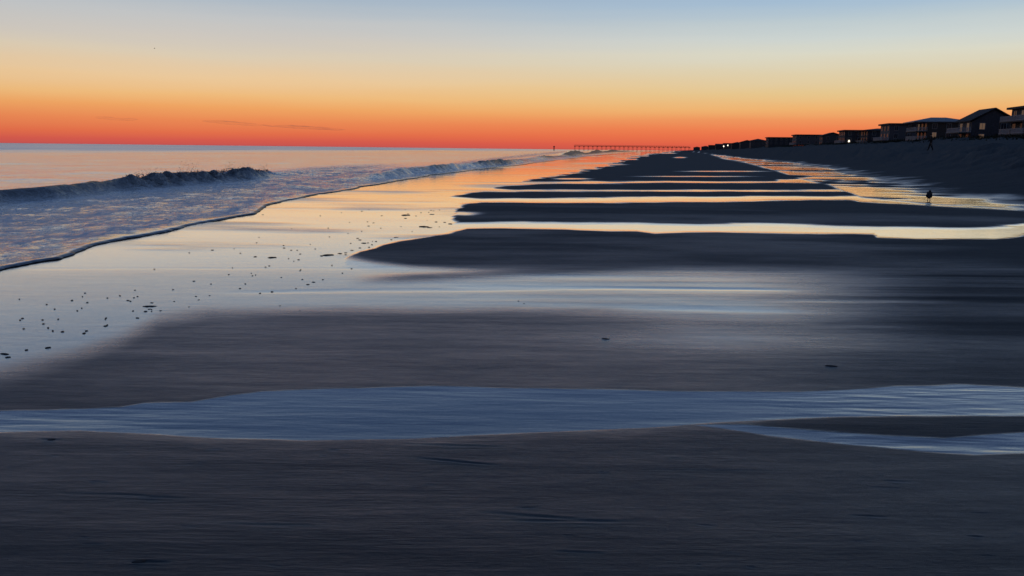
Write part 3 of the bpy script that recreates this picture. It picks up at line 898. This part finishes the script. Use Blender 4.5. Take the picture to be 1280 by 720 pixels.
def house(label, x, y, zb, wx_, dy_, stilts, storeys, sh, roof, rh, mat, balc=(), wrap=0.0, bdep=2.4, lit=(), detail=True, name='beach_house', lamps=(), roofm=None, rot=ROWROT, ov=0.7, dormer=False):
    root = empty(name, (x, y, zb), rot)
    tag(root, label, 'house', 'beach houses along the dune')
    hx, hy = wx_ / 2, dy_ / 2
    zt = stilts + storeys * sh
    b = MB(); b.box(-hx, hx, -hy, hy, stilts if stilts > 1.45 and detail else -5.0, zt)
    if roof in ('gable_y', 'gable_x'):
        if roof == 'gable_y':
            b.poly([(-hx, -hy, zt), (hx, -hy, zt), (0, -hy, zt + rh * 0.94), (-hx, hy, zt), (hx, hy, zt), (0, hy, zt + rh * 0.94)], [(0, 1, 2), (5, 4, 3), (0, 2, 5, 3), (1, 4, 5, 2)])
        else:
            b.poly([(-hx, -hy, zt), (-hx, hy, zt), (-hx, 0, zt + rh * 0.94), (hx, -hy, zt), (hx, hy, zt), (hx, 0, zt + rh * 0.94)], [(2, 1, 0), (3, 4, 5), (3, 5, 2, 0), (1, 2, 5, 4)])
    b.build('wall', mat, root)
    r = MB()
    if roof == 'gable_y': gable(r, -hx, hx, -hy, hy, zt + 0.02, rh, ov)
    elif roof == 'gable_x': gable(r, -hx, hx, -hy, hy, zt + 0.02, rh, ov, axis='x')
    elif roof == 'hip': hip(r, -hx - (bdep if balc else 0), hx, -hy - wrap, hy, zt + 0.02, rh, ov)
    else: r.box(-hx - ov, hx + ov, -hy - ov, hy + ov, zt + 0.003, zt + rh)
    ro = r.build('roof', roofm or m_roof, root)
    if dormer:
        c = MB(); c.box(1.0, 1.9, 1, 1.9, zt + 0.3, zt + rh + 0.9); c.build('chimney', mat, ro)
    if stilts > 1.45 and detail:
        for i in range(4):
            for j in range(3):
                p = MB()
                xx = -hx + 0.4 + (wx_ - 0.8) * i / 3; yy = -hy + 0.4 + (dy_ - 0.8) * j / 2
                p.box(xx - 0.17, xx + 0.17, yy - 0.17, yy + 0.17, -2.2, stilts + 0.002)
                p.build('piling', m_wood, root)
    for fl in balc:
        z = stilts + fl * sh + 0.01
        balcony(root, hx, hy, z, bdep, wrap)
    if balc:
        top = zt if roof == 'hip' else stilts + max(balc) * sh + 0.0
        for q in (0.0, 0.5, 1.0):
            p = MB(); yy = -hy - wrap + 0.15 + (dy_ + wrap - 0.3) * q
            p.box(-hx - bdep + 0.02, -hx - bdep + 0.24, yy - 0.11, yy + 0.11, -2.0, top + 0.001)
            p.build('post', m_wood, root)
    if detail:
        for fl in range(storeys):
            zz = stilts + fl * sh + 0.75
            nsea = max(2, int(dy_ / 3.2)); nsd = max(2, int(wx_ / 3.4))
            for i in range(nsea):
                a = -hy + dy_ * (i + 0.5) / nsea
                window(root, 'sea', a, zz - 0.45 if fl in balc else zz, 1.5, 1.9 if fl in balc else 1.35, hx, hy, ('sea', fl, i) in lit)
            for i in range(nsd):
                a = -hx + wx_ * (i + 0.5) / nsd
                window(root, 'side', a, zz, 1.1, 1.35, hx, hy, ('side', fl, i) in lit)
    for (lx, ly, lz, rr, mm) in lamps:
        l_ = MB(); l_.ball((lx, ly, lz), rr, 2); l_.tube((lx, ly, lz + rr * .8), (lx, ly, lz + rr * 1.5), rr * .5, rr * .3)
        l_.build('porch_lamp', mm, root, True)
    return root


def place(px_corner, px_top_y, Y, total_h):
    """stand a house so that its sea-side corner and its top come where they stand in the place"""
    p = at_depth(px_corner, px_top_y, Y)
    return p.x, p.z - total_h


# nearest first; x is the sea-side near corner
def corner_house(label, px, Y, top_py, wx_, dy_, stilts, storeys, sh, roof, rh, mat, **kw):
    tot = stilts + storeys * sh + rh
    p = at_depth(px, top_py, Y)
    hx, hy = wx_ / 2, dy_ / 2
    c, s = math.cos(ROWROT), math.sin(ROWROT)
    ox, oy = c * hx - s * hy, s * hx + c * hy
    return house(label, p.x + ox, Y + oy, p.z - tot, wx_, dy_, stilts, storeys, sh, roof, rh, mat, **kw)


corner_house('tall dark flat roofed beach house with warm lamps, cut off by the right edge', 1297, 160, 130.5, 13, 12, 2.4, 2, 2.6, 'flat', 0.45, m_walls[2],
             balc=(0, 1), bdep=2.2, lit=(('sea', 1, 1), ), lamps=((-7.6, -5.2, 1.7, 0.2, m_lamp2), (-6.2, -6.2, 1.9, 0.18, m_lamp2), (-3.5, -6.2, 1.7, 0.18, m_lamp2), (-1.5, -6.2, 2.0, 0.2, m_lamp2)), ov=0.8)
corner_house('large gabled beach house with pale balconies and lit windows, second from the right edge', 1217, 188, 136.0, 9.0, 9, 1.2, 2, 2.5, 'gable_y', 2.9, m_walls[0],
             balc=(0, 1), bdep=2.6, lit=(('sea', 1, 0), ('sea', 1, 1), ('side', 0, 0), ('side', 1, 0)))
corner_house('hip roofed beach house with a veranda and pale railings, behind the walking person', 1161, 228, 146, 11, 10, 2.0, 2, 2.45, 'hip', 1.55, m_walls[3],
             balc=(0, 1), bdep=3.0, wrap=0.0, lit=(('side', 0, 0), ('sea', 1, 2)), lamps=((-4.6, -5.1, 1.2, 0.16, m_lamp2), ), roofm=m_metal_roof, ov=0.9)
corner_house('boxy beach house with a level roof and small lamps, left of the veranda house', 1113, 262, 154, 12, 12, 1.8, 2, 2.5, 'flat', 0.5, m_walls[1],
             balc=(0, ), bdep=2.2, lit=(), lamps=((-6.6, -6.3, 0.6, 0.2, m_lamp2), (-2.5, -6.3, 0.7, 0.2, m_lamp2), (2.0, -6.3, 0.6, 0.2, m_lamp2)))
corner_house('low dark beach house with a shallow hip roof, left of the boxy house', 1086, 296, 160, 12, 12, 1.6, 2, 2.3, 'hip', 1.0, m_walls[2], balc=(0, ), bdep=1.8)
corner_house('long dark beach house with a level roof and one bright white lamp on its wall', 1057, 330, 162.3, 11, 13, 1.4, 2, 2.4, 'flat', 0.5, m_walls[2],
             balc=(0, ), bdep=1.6, lamps=((-3.9, -6.85, 2.1, 0.36, m_lamp), ))
corner_house('small dark gabled beach house just left of the house with the bright lamp', 1029, 385, 166, 9, 9, 1.0, 2, 2.4, 'gable_y', 1.6, m_walls[0], detail=True)
corner_house('wide level roofed beach house, second one left of the bright white lamp', 996, 455, 168, 13, 16, 1.5, 2, 2.6, 'flat', 0.5, m_walls[1], lit=(), balc=(0, ), bdep=1.6)
corner_house('very long low house with a straight level roof, far down the row', 961, 560, 171.3, 17, 17, 1.4, 2, 2.5, 'flat', 0.5, m_walls[2])
corner_house('dark hip roofed house just beyond the long low house far down the row', 939, 660, 173.2, 12, 14, 1.2, 2, 2.6, 'hip', 1.8, m_walls[0])
far_spec = [(926, 760, 175.3, 'gable_y', 2.0, 'small gabled house right of the pair of far white lamps'), (915, 870, 177.3, 'hip', 1.8, 'tiny hip roofed house next to the pair of far white lamps'),
            (905, 1000, 178.8, 'flat', 0.6, 'tiny flat roofed house carrying a pair of bright white lamps'), (895, 1150, 179.8, 'gable_x', 2, 'tiny gabled house just left of the pair of far white lamps'),
            (886, 1350, 181.2, 'flat', 0.6, 'tiny flat roofed house near the far left end of the row'), (877, 1600, 182.3, 'hip', 2, 'tiny hip roofed house near the far left end of the row'),
            (867, 2000, 183.3, 'gable_y', 2, 'tiniest gabled house at the far left end of the row')]
for px, Y, ty, rf, rh, lb in far_spec:
    kw = {}
    if px == 905:
        kw['lamps'] = ((-6.2, -7.3, 3.2, 0.75, m_lamp), (-1.2, -7.3, 4.4, 0.7, m_lamp))
    corner_house(lb, px, Y, ty, 12 if Y < 1500 else 16, 14, 1.5, 2, 2.6, rf, rh, m_walls[int(Y) % 4], detail=False, **kw)

# dune grass between the houses and the beach
m_grass = simple_mat('dune_grass', (0.030, 0.034, 0.022), 0.9, 0.1, 0.4, 0.5)
gb = bmesh.new()
cnt = 0
while cnt < 9000:
    Yv = 90 * math.exp(random.random() * 1.9)
    u = random.gauss(51, 4.5)
    Xv = float(x_berm(Yv)) + u
    if Xv / Yv > 0.9 or u < 38:
        continue
    if float(vnoise(np.array([Xv / 7]), np.array([Yv / 9]), 151)[0]) < -0.12:
        cnt += 1
        continue
    z = surf_z(Xv, Yv)
    hgt = random.uniform(0.25, 0.75)
    a = random.random() * 6.28
    wv = random.uniform(0.05, 0.16)
    lx, ly = random.gauss(0, 0.2), random.gauss(0, 0.2)
    p = [gb.verts.new((Xv - wv * math.cos(a), Yv - wv * math.sin(a), z - 0.03)), gb.verts.new((Xv + wv * math.cos(a), Yv + wv * math.sin(a), z - 0.03)), gb.verts.new((Xv + lx, Yv + ly, z + hgt))]
    gb.faces.new(p)
    cnt += 1
me = bpy.data.meshes.new('dune_grass'); gb.to_mesh(me); gb.free(); me.materials.append(m_grass)
tag(link(bpy.data.objects.new('dune_grass', me)), 'dark dune grass growing on the crest below the houses', 'grass', kind='stuff')

# ------------------------------------------------------------------ fishing pier
m_pier = simple_mat('pier_timber', (0.045, 0.038, 0.035), 0.9)
PY0 = 1000.0
A = at_depth(718, 186.8, PY0); B = at_depth(862, 188.4, PY0 + 25)
pier = empty('fishing_pier', (A.x, A.y, 0), math.atan2(B.y - A.y, B.x - A.x))
tag(pier, 'long dark wooden pier on many piles reaching from the beach into the sea', 'pier')
LEN = (Vector((B.x, B.y)) - Vector((A.x, A.y))).length
MB().box(0, LEN, -2.5, 2.5, 5.6, 6.05).build('deck', m_pier, pier)
rl = MB()
for yy in (-2.4, 2.4):
    rl.box(0, LEN, yy - 0.08, yy + 0.08, 7.2, 7.4)
    for i in range(int(LEN / 2.4)):
        rl.box(i * 2.4, i * 2.4 + 0.25, yy - 0.075, yy + 0.075, 6.052, 7.199)
rl.build('railing', m_pier, pier)
nb = 27
for i in range(nb):
    xx = 0.5 + (LEN - 1) * i / (nb - 1)
    pb = MB()
    for yy in (-2.0, 2.0):
        pb.tube((xx, yy * 1.15, -1.5), (xx, yy, 5.6), 0.16, 0.15, 8)
    pb.box(xx - 0.2, xx + 0.2, -2.45, 2.45, 5.1, 5.597)
    pb.build('pile_bent', m_pier, pier)
# a lone post out from the pier's end
A2 = at_depth(692.5, 187, PY0)
mk = empty('marker_post', (A2.x, A2.y, 0))
tag(mk, 'small dark post standing alone in the sea beyond the end of the pier', 'marker post')
MB().tube((0, 0, -2), (0, 0, 4.6), 0.7, 0.6, 10).build('pile', m_pier, mk)
MB().box(-1.0, 1.0, -0.5, 0.5, 4.3, 5.6).build('board', m_pier, mk)

# ------------------------------------------------------------------ the walking person
def skin_mesh(name, pts, edges, root, mat_list, level=2):
    me = bpy.data.meshes.new(name + '_rig')
    me.from_pydata([p[0] for p in pts], edges, [])
    ob = bpy.data.objects.new(name + '_rig', me)
    link(ob)
    ob.modifiers.new('skin', 'SKIN')
    if not me.skin_vertices:
        me.skin_vertices.new()
    for i, p in enumerate(pts):
        r = p[1]
        me.skin_vertices[0].data[i].radius = r if isinstance(r, tuple) else (r, r)
        me.skin_vertices[0].data[i].use_root = (i == root)
    s = ob.modifiers.new('sub', 'SUBSURF'); s.levels = level; s.render_levels = level
    bpy.context.view_layer.update()
    dg = bpy.context.evaluated_depsgraph_get()
    out = bpy.data.meshes.new_from_object(ob.evaluated_get(dg))
    out.name = name
    bpy.data.objects.remove(ob)
    out.materials.clear()
    for m in mat_list:
        out.materials.append(m)
    out.polygons.foreach_set('use_smooth', [True] * len(out.polygons))
    return out


m_skin = simple_mat('skin', (0.20, 0.13, 0.10), 0.6)
m_jacket = simple_mat('dark_jacket', (0.018, 0.018, 0.02), 0.9)
m_trous = simple_mat('dark_trousers', (0.012, 0.014, 0.02), 0.9)
m_hair = simple_mat('dark_hair', (0.015, 0.012, 0.01), 0.7)
pp = at_depth(1163.2, 184.2, 86)
pz = surf_z(pp.x, pp.y)
pers = empty('person', (pp.x, pp.y, pz + 0.02), R(-28))
tag(pers, 'person in dark clothes walking across the sand slope below the houses', 'person')
# local: faces -x ; mid-stride
J = [((0, 0, 0.96), (0.18, 0.15)), ((0.0, 0, 1.15), (0.18, 0.15)), ((-0.03, 0, 1.36), (0.21, 0.16)), ((-0.04, 0, 1.47), (0.11, 0.10)), ((-0.06, 0, 1.55), 0.065),
     ((-0.09, 0, 1.65), (0.090, 0.10)), ((-0.09, 0, 1.74), (0.080, 0.09)),
     ((0.0, 0.10, 0.90), 0.12), ((-0.13, 0.11, 0.52), 0.088), ((-0.21, 0.11, 0.10), 0.062), ((-0.35, 0.12, 0.04), 0.042),
     ((0.0, -0.10, 0.90), 0.12), ((0.08, -0.11, 0.50), 0.088), ((0.24, -0.11, 0.12), 0.062), ((0.14, -0.12, 0.03), 0.042),
     ((-0.03, 0.22, 1.40), 0.085), ((0.07, 0.29, 1.12), 0.066), ((-0.04, 0.28, 0.88), 0.045), ((-0.10, 0.27, 0.80), 0.040),
     ((-0.03, -0.22, 1.40), 0.085), ((-0.08, -0.30, 1.13), 0.066), ((-0.28, -0.26, 1.02), 0.045), ((-0.36, -0.24, 1.00), 0.040)]
E = [(0, 1), (1, 2), (2, 3), (3, 4), (4, 5), (5, 6), (0, 7), (7, 8), (8, 9), (9, 10), (0, 11), (11, 12), (12, 13), (13, 14), (2, 15), (15, 16), (16, 17), (17, 18), (2, 19), (19, 20), (20, 21), (21, 22)]
bodym = skin_mesh('body', J, E, 0, [m_jacket, m_trous, m_skin])
for p in bodym.polygons:
    c = p.center
    if c.z < 0.93 and abs(c.y) < 0.19: p.material_index = 1
    elif c.z > 1.52 or (c.z < 0.86 and abs(c.y) > 0.19) or c.x < -0.34 and c.z > 0.7: p.material_index = 2
link(bpy.data.objects.new('body', bodym), pers)
hb = MB(); hb.ball((-0.072, 0, 1.715), 0.118, 3, (1.0, 0.88, 0.92)); hb.build('hair', m_hair, pers, True)

# ------------------------------------------------------------------ birds
m_bird = simple_mat('dark_plumage', (0.03, 0.03, 0.034), 0.8, 0.2, 0.3, 20)
m_beak = simple_mat('beak_horn', (0.06, 0.045, 0.02), 0.5)
bxp, byp = ground(1161.0, 250.5)
brd = empty('shorebird', (bxp, byp, 0.005), R(58))
brd.scale = (0.9, 0.9, 0.98)
tag(brd, 'dark shorebird standing in the shining runnel at the foot of the sand slope', 'bird')
bodyb = skin_mesh('body', [((-0.19, 0, 0.09), (0.030, 0.014)), ((-0.09, 0, 0.12), (0.07, 0.06)), ((0.01, 0, 0.16), (0.095, 0.095)), ((0.07, 0, 0.215), (0.085, 0.085)), ((0.09, 0, 0.275), (0.052, 0.052)), ((0.105, 0, 0.325), (0.052, 0.050)), ((0.135, 0, 0.327), (0.030, 0.030))],
                  [(0, 1), (1, 2), (2, 3), (3, 4), (4, 5), (5, 6)], 2, [m_bird])
link(bpy.data.objects.new('body', bodyb), brd)
for s_ in (-1, 1):
    wv = MB(); wv.ball((-0.03, s_ * 0.085, 0.165), 0.1, 2, (1.35, 0.25, 0.72)); wv.build('wing', m_bird, brd, True)
    lg = MB(); lg.tube((0.02, s_ * 0.034, 0.10), (0.005, s_ * 0.036, 0.05), 0.014, 0.010, 6); lg.tube((0.005, s_ * 0.036, 0.05), (0.012, s_ * 0.036, 0.0), 0.010, 0.009, 6)
    lg.box(0.0, 0.06, s_ * 0.036 - 0.02, s_ * 0.036 + 0.02, -0.004, 0.005); lg.build('leg', m_beak, brd)
bk = MB(); bk.tube((0.150, 0, 0.325), (0.21, 0, 0.314), 0.013, 0.004, 6); bk.build('beak', m_beak, brd)

fb = at_depth(193, 60.5, 330)
fly = empty('flying_bird', fb, R(35))
tag(fly, 'tiny dark bird gliding high in the open sky over the sea', 'bird')
bodyf = skin_mesh('body', [((-0.28, 0, 0), (0.05, 0.015)), ((-0.15, 0, 0), (0.06, 0.05)), ((0.02, 0, 0), (0.09, 0.08)), ((0.17, 0, 0.02), (0.06, 0.06)), ((0.25, 0, 0.04), (0.05, 0.05)), ((0.33, 0, 0.03), (0.015, 0.015))], [(0, 1), (1, 2), (2, 3), (3, 4), (4, 5)], 2, [m_bird])
link(bpy.data.objects.new('body', bodyf), fly)
for s_ in (-1, 1):
    b_ = MB()
    pr = [(0.10, 0.05, 0.05), (0.17, 0.34, 0.16), (0.05, 0.74, 0.10), (-0.03, 0.66, 0.10), (-0.02, 0.34, 0.15), (-0.10, 0.05, 0.05)]
    top = [(x, y * s_, z + 0.02) for x, y, z in pr]; bot = [(x, y * s_, z - 0.02) for x, y, z in pr]
    n = len(pr)
    b_.poly(top + bot, [(0, 1, 4, 5), (1, 2, 3, 4), (n + 5, n + 4, n + 1, n), (n + 4, n + 3, n + 2, n + 1)] + [(i, n + i, n + (i + 1) % n, (i + 1) % n) for i in range(n)])
    b_.build('wing', m_bird, fly)

# ------------------------------------------------------------------ shells and bits of weed on the wet sand
m_shell = simple_mat('dark_shell', (0.065, 0.06, 0.057), 0.85, 0.3, 0.4, 30)


def debris(px, py, wpx, name, label, cat, group=None, hfac=0.16, elong=1.0):
    X, Y = ground(px, py)
    s = wpx * math.hypot(Y, EYE) / F_PX * (0.42 if wpx > 9.5 else 0.30)
    dl = max(0.009, s)
    elong *= random.uniform(0.35, 1.0)
    bm = bmesh.new()
    bmesh.ops.create_icosphere(bm, subdivisions=2, radius=1)
    ph = random.random() * 50
    for v_ in bm.verts:
        a = math.atan2(v_.co.y, v_.co.x)
        f = 1 + 0.30 * math.sin(2 * a + ph) + 0.16 * math.sin(5 * a + ph * 2) + 0.10 * math.sin(9 * a + ph * 3)
        v_.co = Vector((v_.co.x * dl * f, v_.co.y * dl * f * 1.2 * elong, max(v_.co.z, -0.25) * max(0.005, dl * hfac * 0.9) * (1 + 0.4 * math.sin(ph + 7 * v_.co.x + 5 * v_.co.y))))
    me = bpy.data.meshes.new(name); bm.to_mesh(me); bm.free(); me.materials.append(m_shell)
    me.polygons.foreach_set('use_smooth', [True] * len(me.polygons))
    o = link(bpy.data.objects.new(name, me))
    o.location = (X, Y, 0.004)
    o.rotation_euler = (0, 0, random.uniform(-0.25, 0.25))
    return tag(o, label, cat, group)


GW = 'bits of shell on the glossy sand'
debris(507, 269, 11, 'seaweed_clump', 'largest oval dark clump of seaweed on the orange wet sand', 'seaweed', GW)
debris(188, 383.5, 20, 'seaweed_strand', 'long dark strand of seaweed on the grey wet sand at left', 'seaweed', GW, 0.12, 0.35)
debris(6, 443, 14, 'seaweed_strand', 'dark strand of seaweed at the left edge of the photo', 'seaweed', GW, 0.12, 0.5)
debris(1039, 458, 14, 'seaweed_strand', 'dark strand lying alone on the damp grey bank at right', 'seaweed', GW, 0.12, 0.45)
debris(757, 424, 10, 'seaweed_strand', 'thin dark strand lying alone on the damp bank near the middle', 'seaweed', GW, 0.12, 0.35)
debris(64, 550.5, 11, 'shell_fragment', 'dark shell bit stuck on the near bank below the blue pool at left', 'shell', GW)
debris(174, 703, 22, 'shell_fragment', 'dark shell bit half sunk in the sand at the bottom left', 'shell', GW, 0.2, 0.5)
LBL = 'small dark shell bit scattered with many others on the glossy wet sand'
spots = [(319, 321, 7), (340, 322, 11), (410, 319, 14), (425, 317, 9), (440, 313, 6), (450, 310, 5), (465, 306, 5), (90, 376, 6), (150, 370, 4), (163, 377, 6), (182, 390, 9), (172, 398, 8),
         (132, 408, 7), (105, 417, 8), (108, 414, 6), (78, 415, 8), (66, 414, 5), (60, 435, 9), (33, 438, 7), (10, 447, 9), (350, 383, 5), (375, 389, 4), (262, 370, 4), (245, 371, 5), (300, 361, 4),
         (340, 365, 6), (325, 367, 5), (370, 361, 4), (385, 356, 6), (392, 353, 7), (530, 283.5, 12), (537, 284.5, 9), (563, 280, 9), (556, 278, 6), (545, 277.5, 7), (507, 273, 6), (540, 268, 8), (495, 297, 9),
         (450, 300, 7), (455, 304, 9), (447, 298, 5), (470, 302, 6), (432, 316, 6), (402, 320, 8), (648, 377, 5), (655, 380, 4), (160, 376, 5), (187, 387, 6), (190, 379, 6), (520, 270, 4)]
rr = random.Random(3)
while len(spots) < 150:
    t_ = rr.random()
    py = 262 + 150 * t_ ** 1.3
    xm = np.interp(py, [262, 285, 320, 345, 390, 415], [520, 480, 400, 300, 130, 70])
    px = rr.gauss(xm, 75)
    e = np.interp(px, [p[0] for p in EDGE_PX], [p[1] for p in EDGE_PX])
    lim = np.interp(py, [262, 285, 300, 321, 340, 390, 415], [590, 555, 490, 425, 470, 210, 130])
    if px < 4 or px > lim or py < e + 6:
        continue
    spots.append((px, py, rr.uniform(1.8, 5.0)))
for px, py, wp in spots:
    debris(px, py, wp, 'shell_fragment', LBL, 'shell', GW)

# ------------------------------------------------------------------ thin evening clouds, low over the sea
cm_, ct = new_mat('thin_cloud')
g = N(ct, 'ShaderNodeTexCoord')
cn = noise_tex(ct, g.outputs['Generated'], 9, 1.5, 1.0, 5, 0.6, 0, 3.0)
lw = N(ct, 'ShaderNodeLayerWeight'); lw.inputs[0].default_value = 0.35
inv = math_node(ct, 'SUBTRACT', 1.0, lw.outputs['Facing'], clamp=True)
al = math_node(ct, 'MULTIPLY', math_node(ct, 'POWER', inv, 1.3), math_node(ct, 'MULTIPLY_ADD', cn, 1.6, -0.35, clamp=True), clamp=True)
al = math_node(ct, 'MULTIPLY', al, 0.85)
cd = N(ct, 'ShaderNodeBsdfDiffuse'); cd.inputs[0].default_value = (0.55, 0.46, 0.50, 1)
ctr = N(ct, 'ShaderNodeBsdfTransparent')
cmx = N(ct, 'ShaderNodeMixShader'); L(ct, al, cmx.inputs[0]); L(ct, ctr.outputs[0], cmx.inputs[1]); L(ct, cd.outputs[0], cmx.inputs[2])
cout = N(ct, 'ShaderNodeOutputMaterial'); L(ct, cmx.outputs[0], cout.inputs[0])
for (px, py, lx, ly, tilt, lb) in ((380, 159.5, 50, 2.0, 2.2, 'thin dark streak of cloud low over the sea, largest of the three'), (293, 154.2, 38, 1.5, 2.6, 'thin faint streak of cloud above and left of the largest streak'), (146, 148.6, 24, 1.3, 2.0, 'short faint streak of cloud farthest left over the sea')):
    D = 18000.0
    c = at_depth(px, py, D)
    k = D / F_PX
    bm = bmesh.new()
    bmesh.ops.create_icosphere(bm, subdivisions=5, radius=1)
    for v_ in bm.verts:
        n_ = float(fbm(np.array([v_.co.x * 3 + px]), np.array([v_.co.y + 2.0]), 161, 3)[0])
        v_.co = Vector((v_.co.x * lx * k, v_.co.y * 900, (v_.co.z * ly * (1 + 0.8 * n_) + 1.2 * n_) * k))
    me = bpy.data.meshes.new('cloud'); bm.to_mesh(me); bm.free(); me.materials.append(cm_)
    me.polygons.foreach_set('use_smooth', [True] * len(me.polygons))
    o = link(bpy.data.objects.new('cloud', me))
    o.location = c
    o.rotation_euler = (0, R(tilt), math.atan2(-c.x, c.y) * 1.0)
    tag(o, lb, 'cloud', 'thin evening clouds')
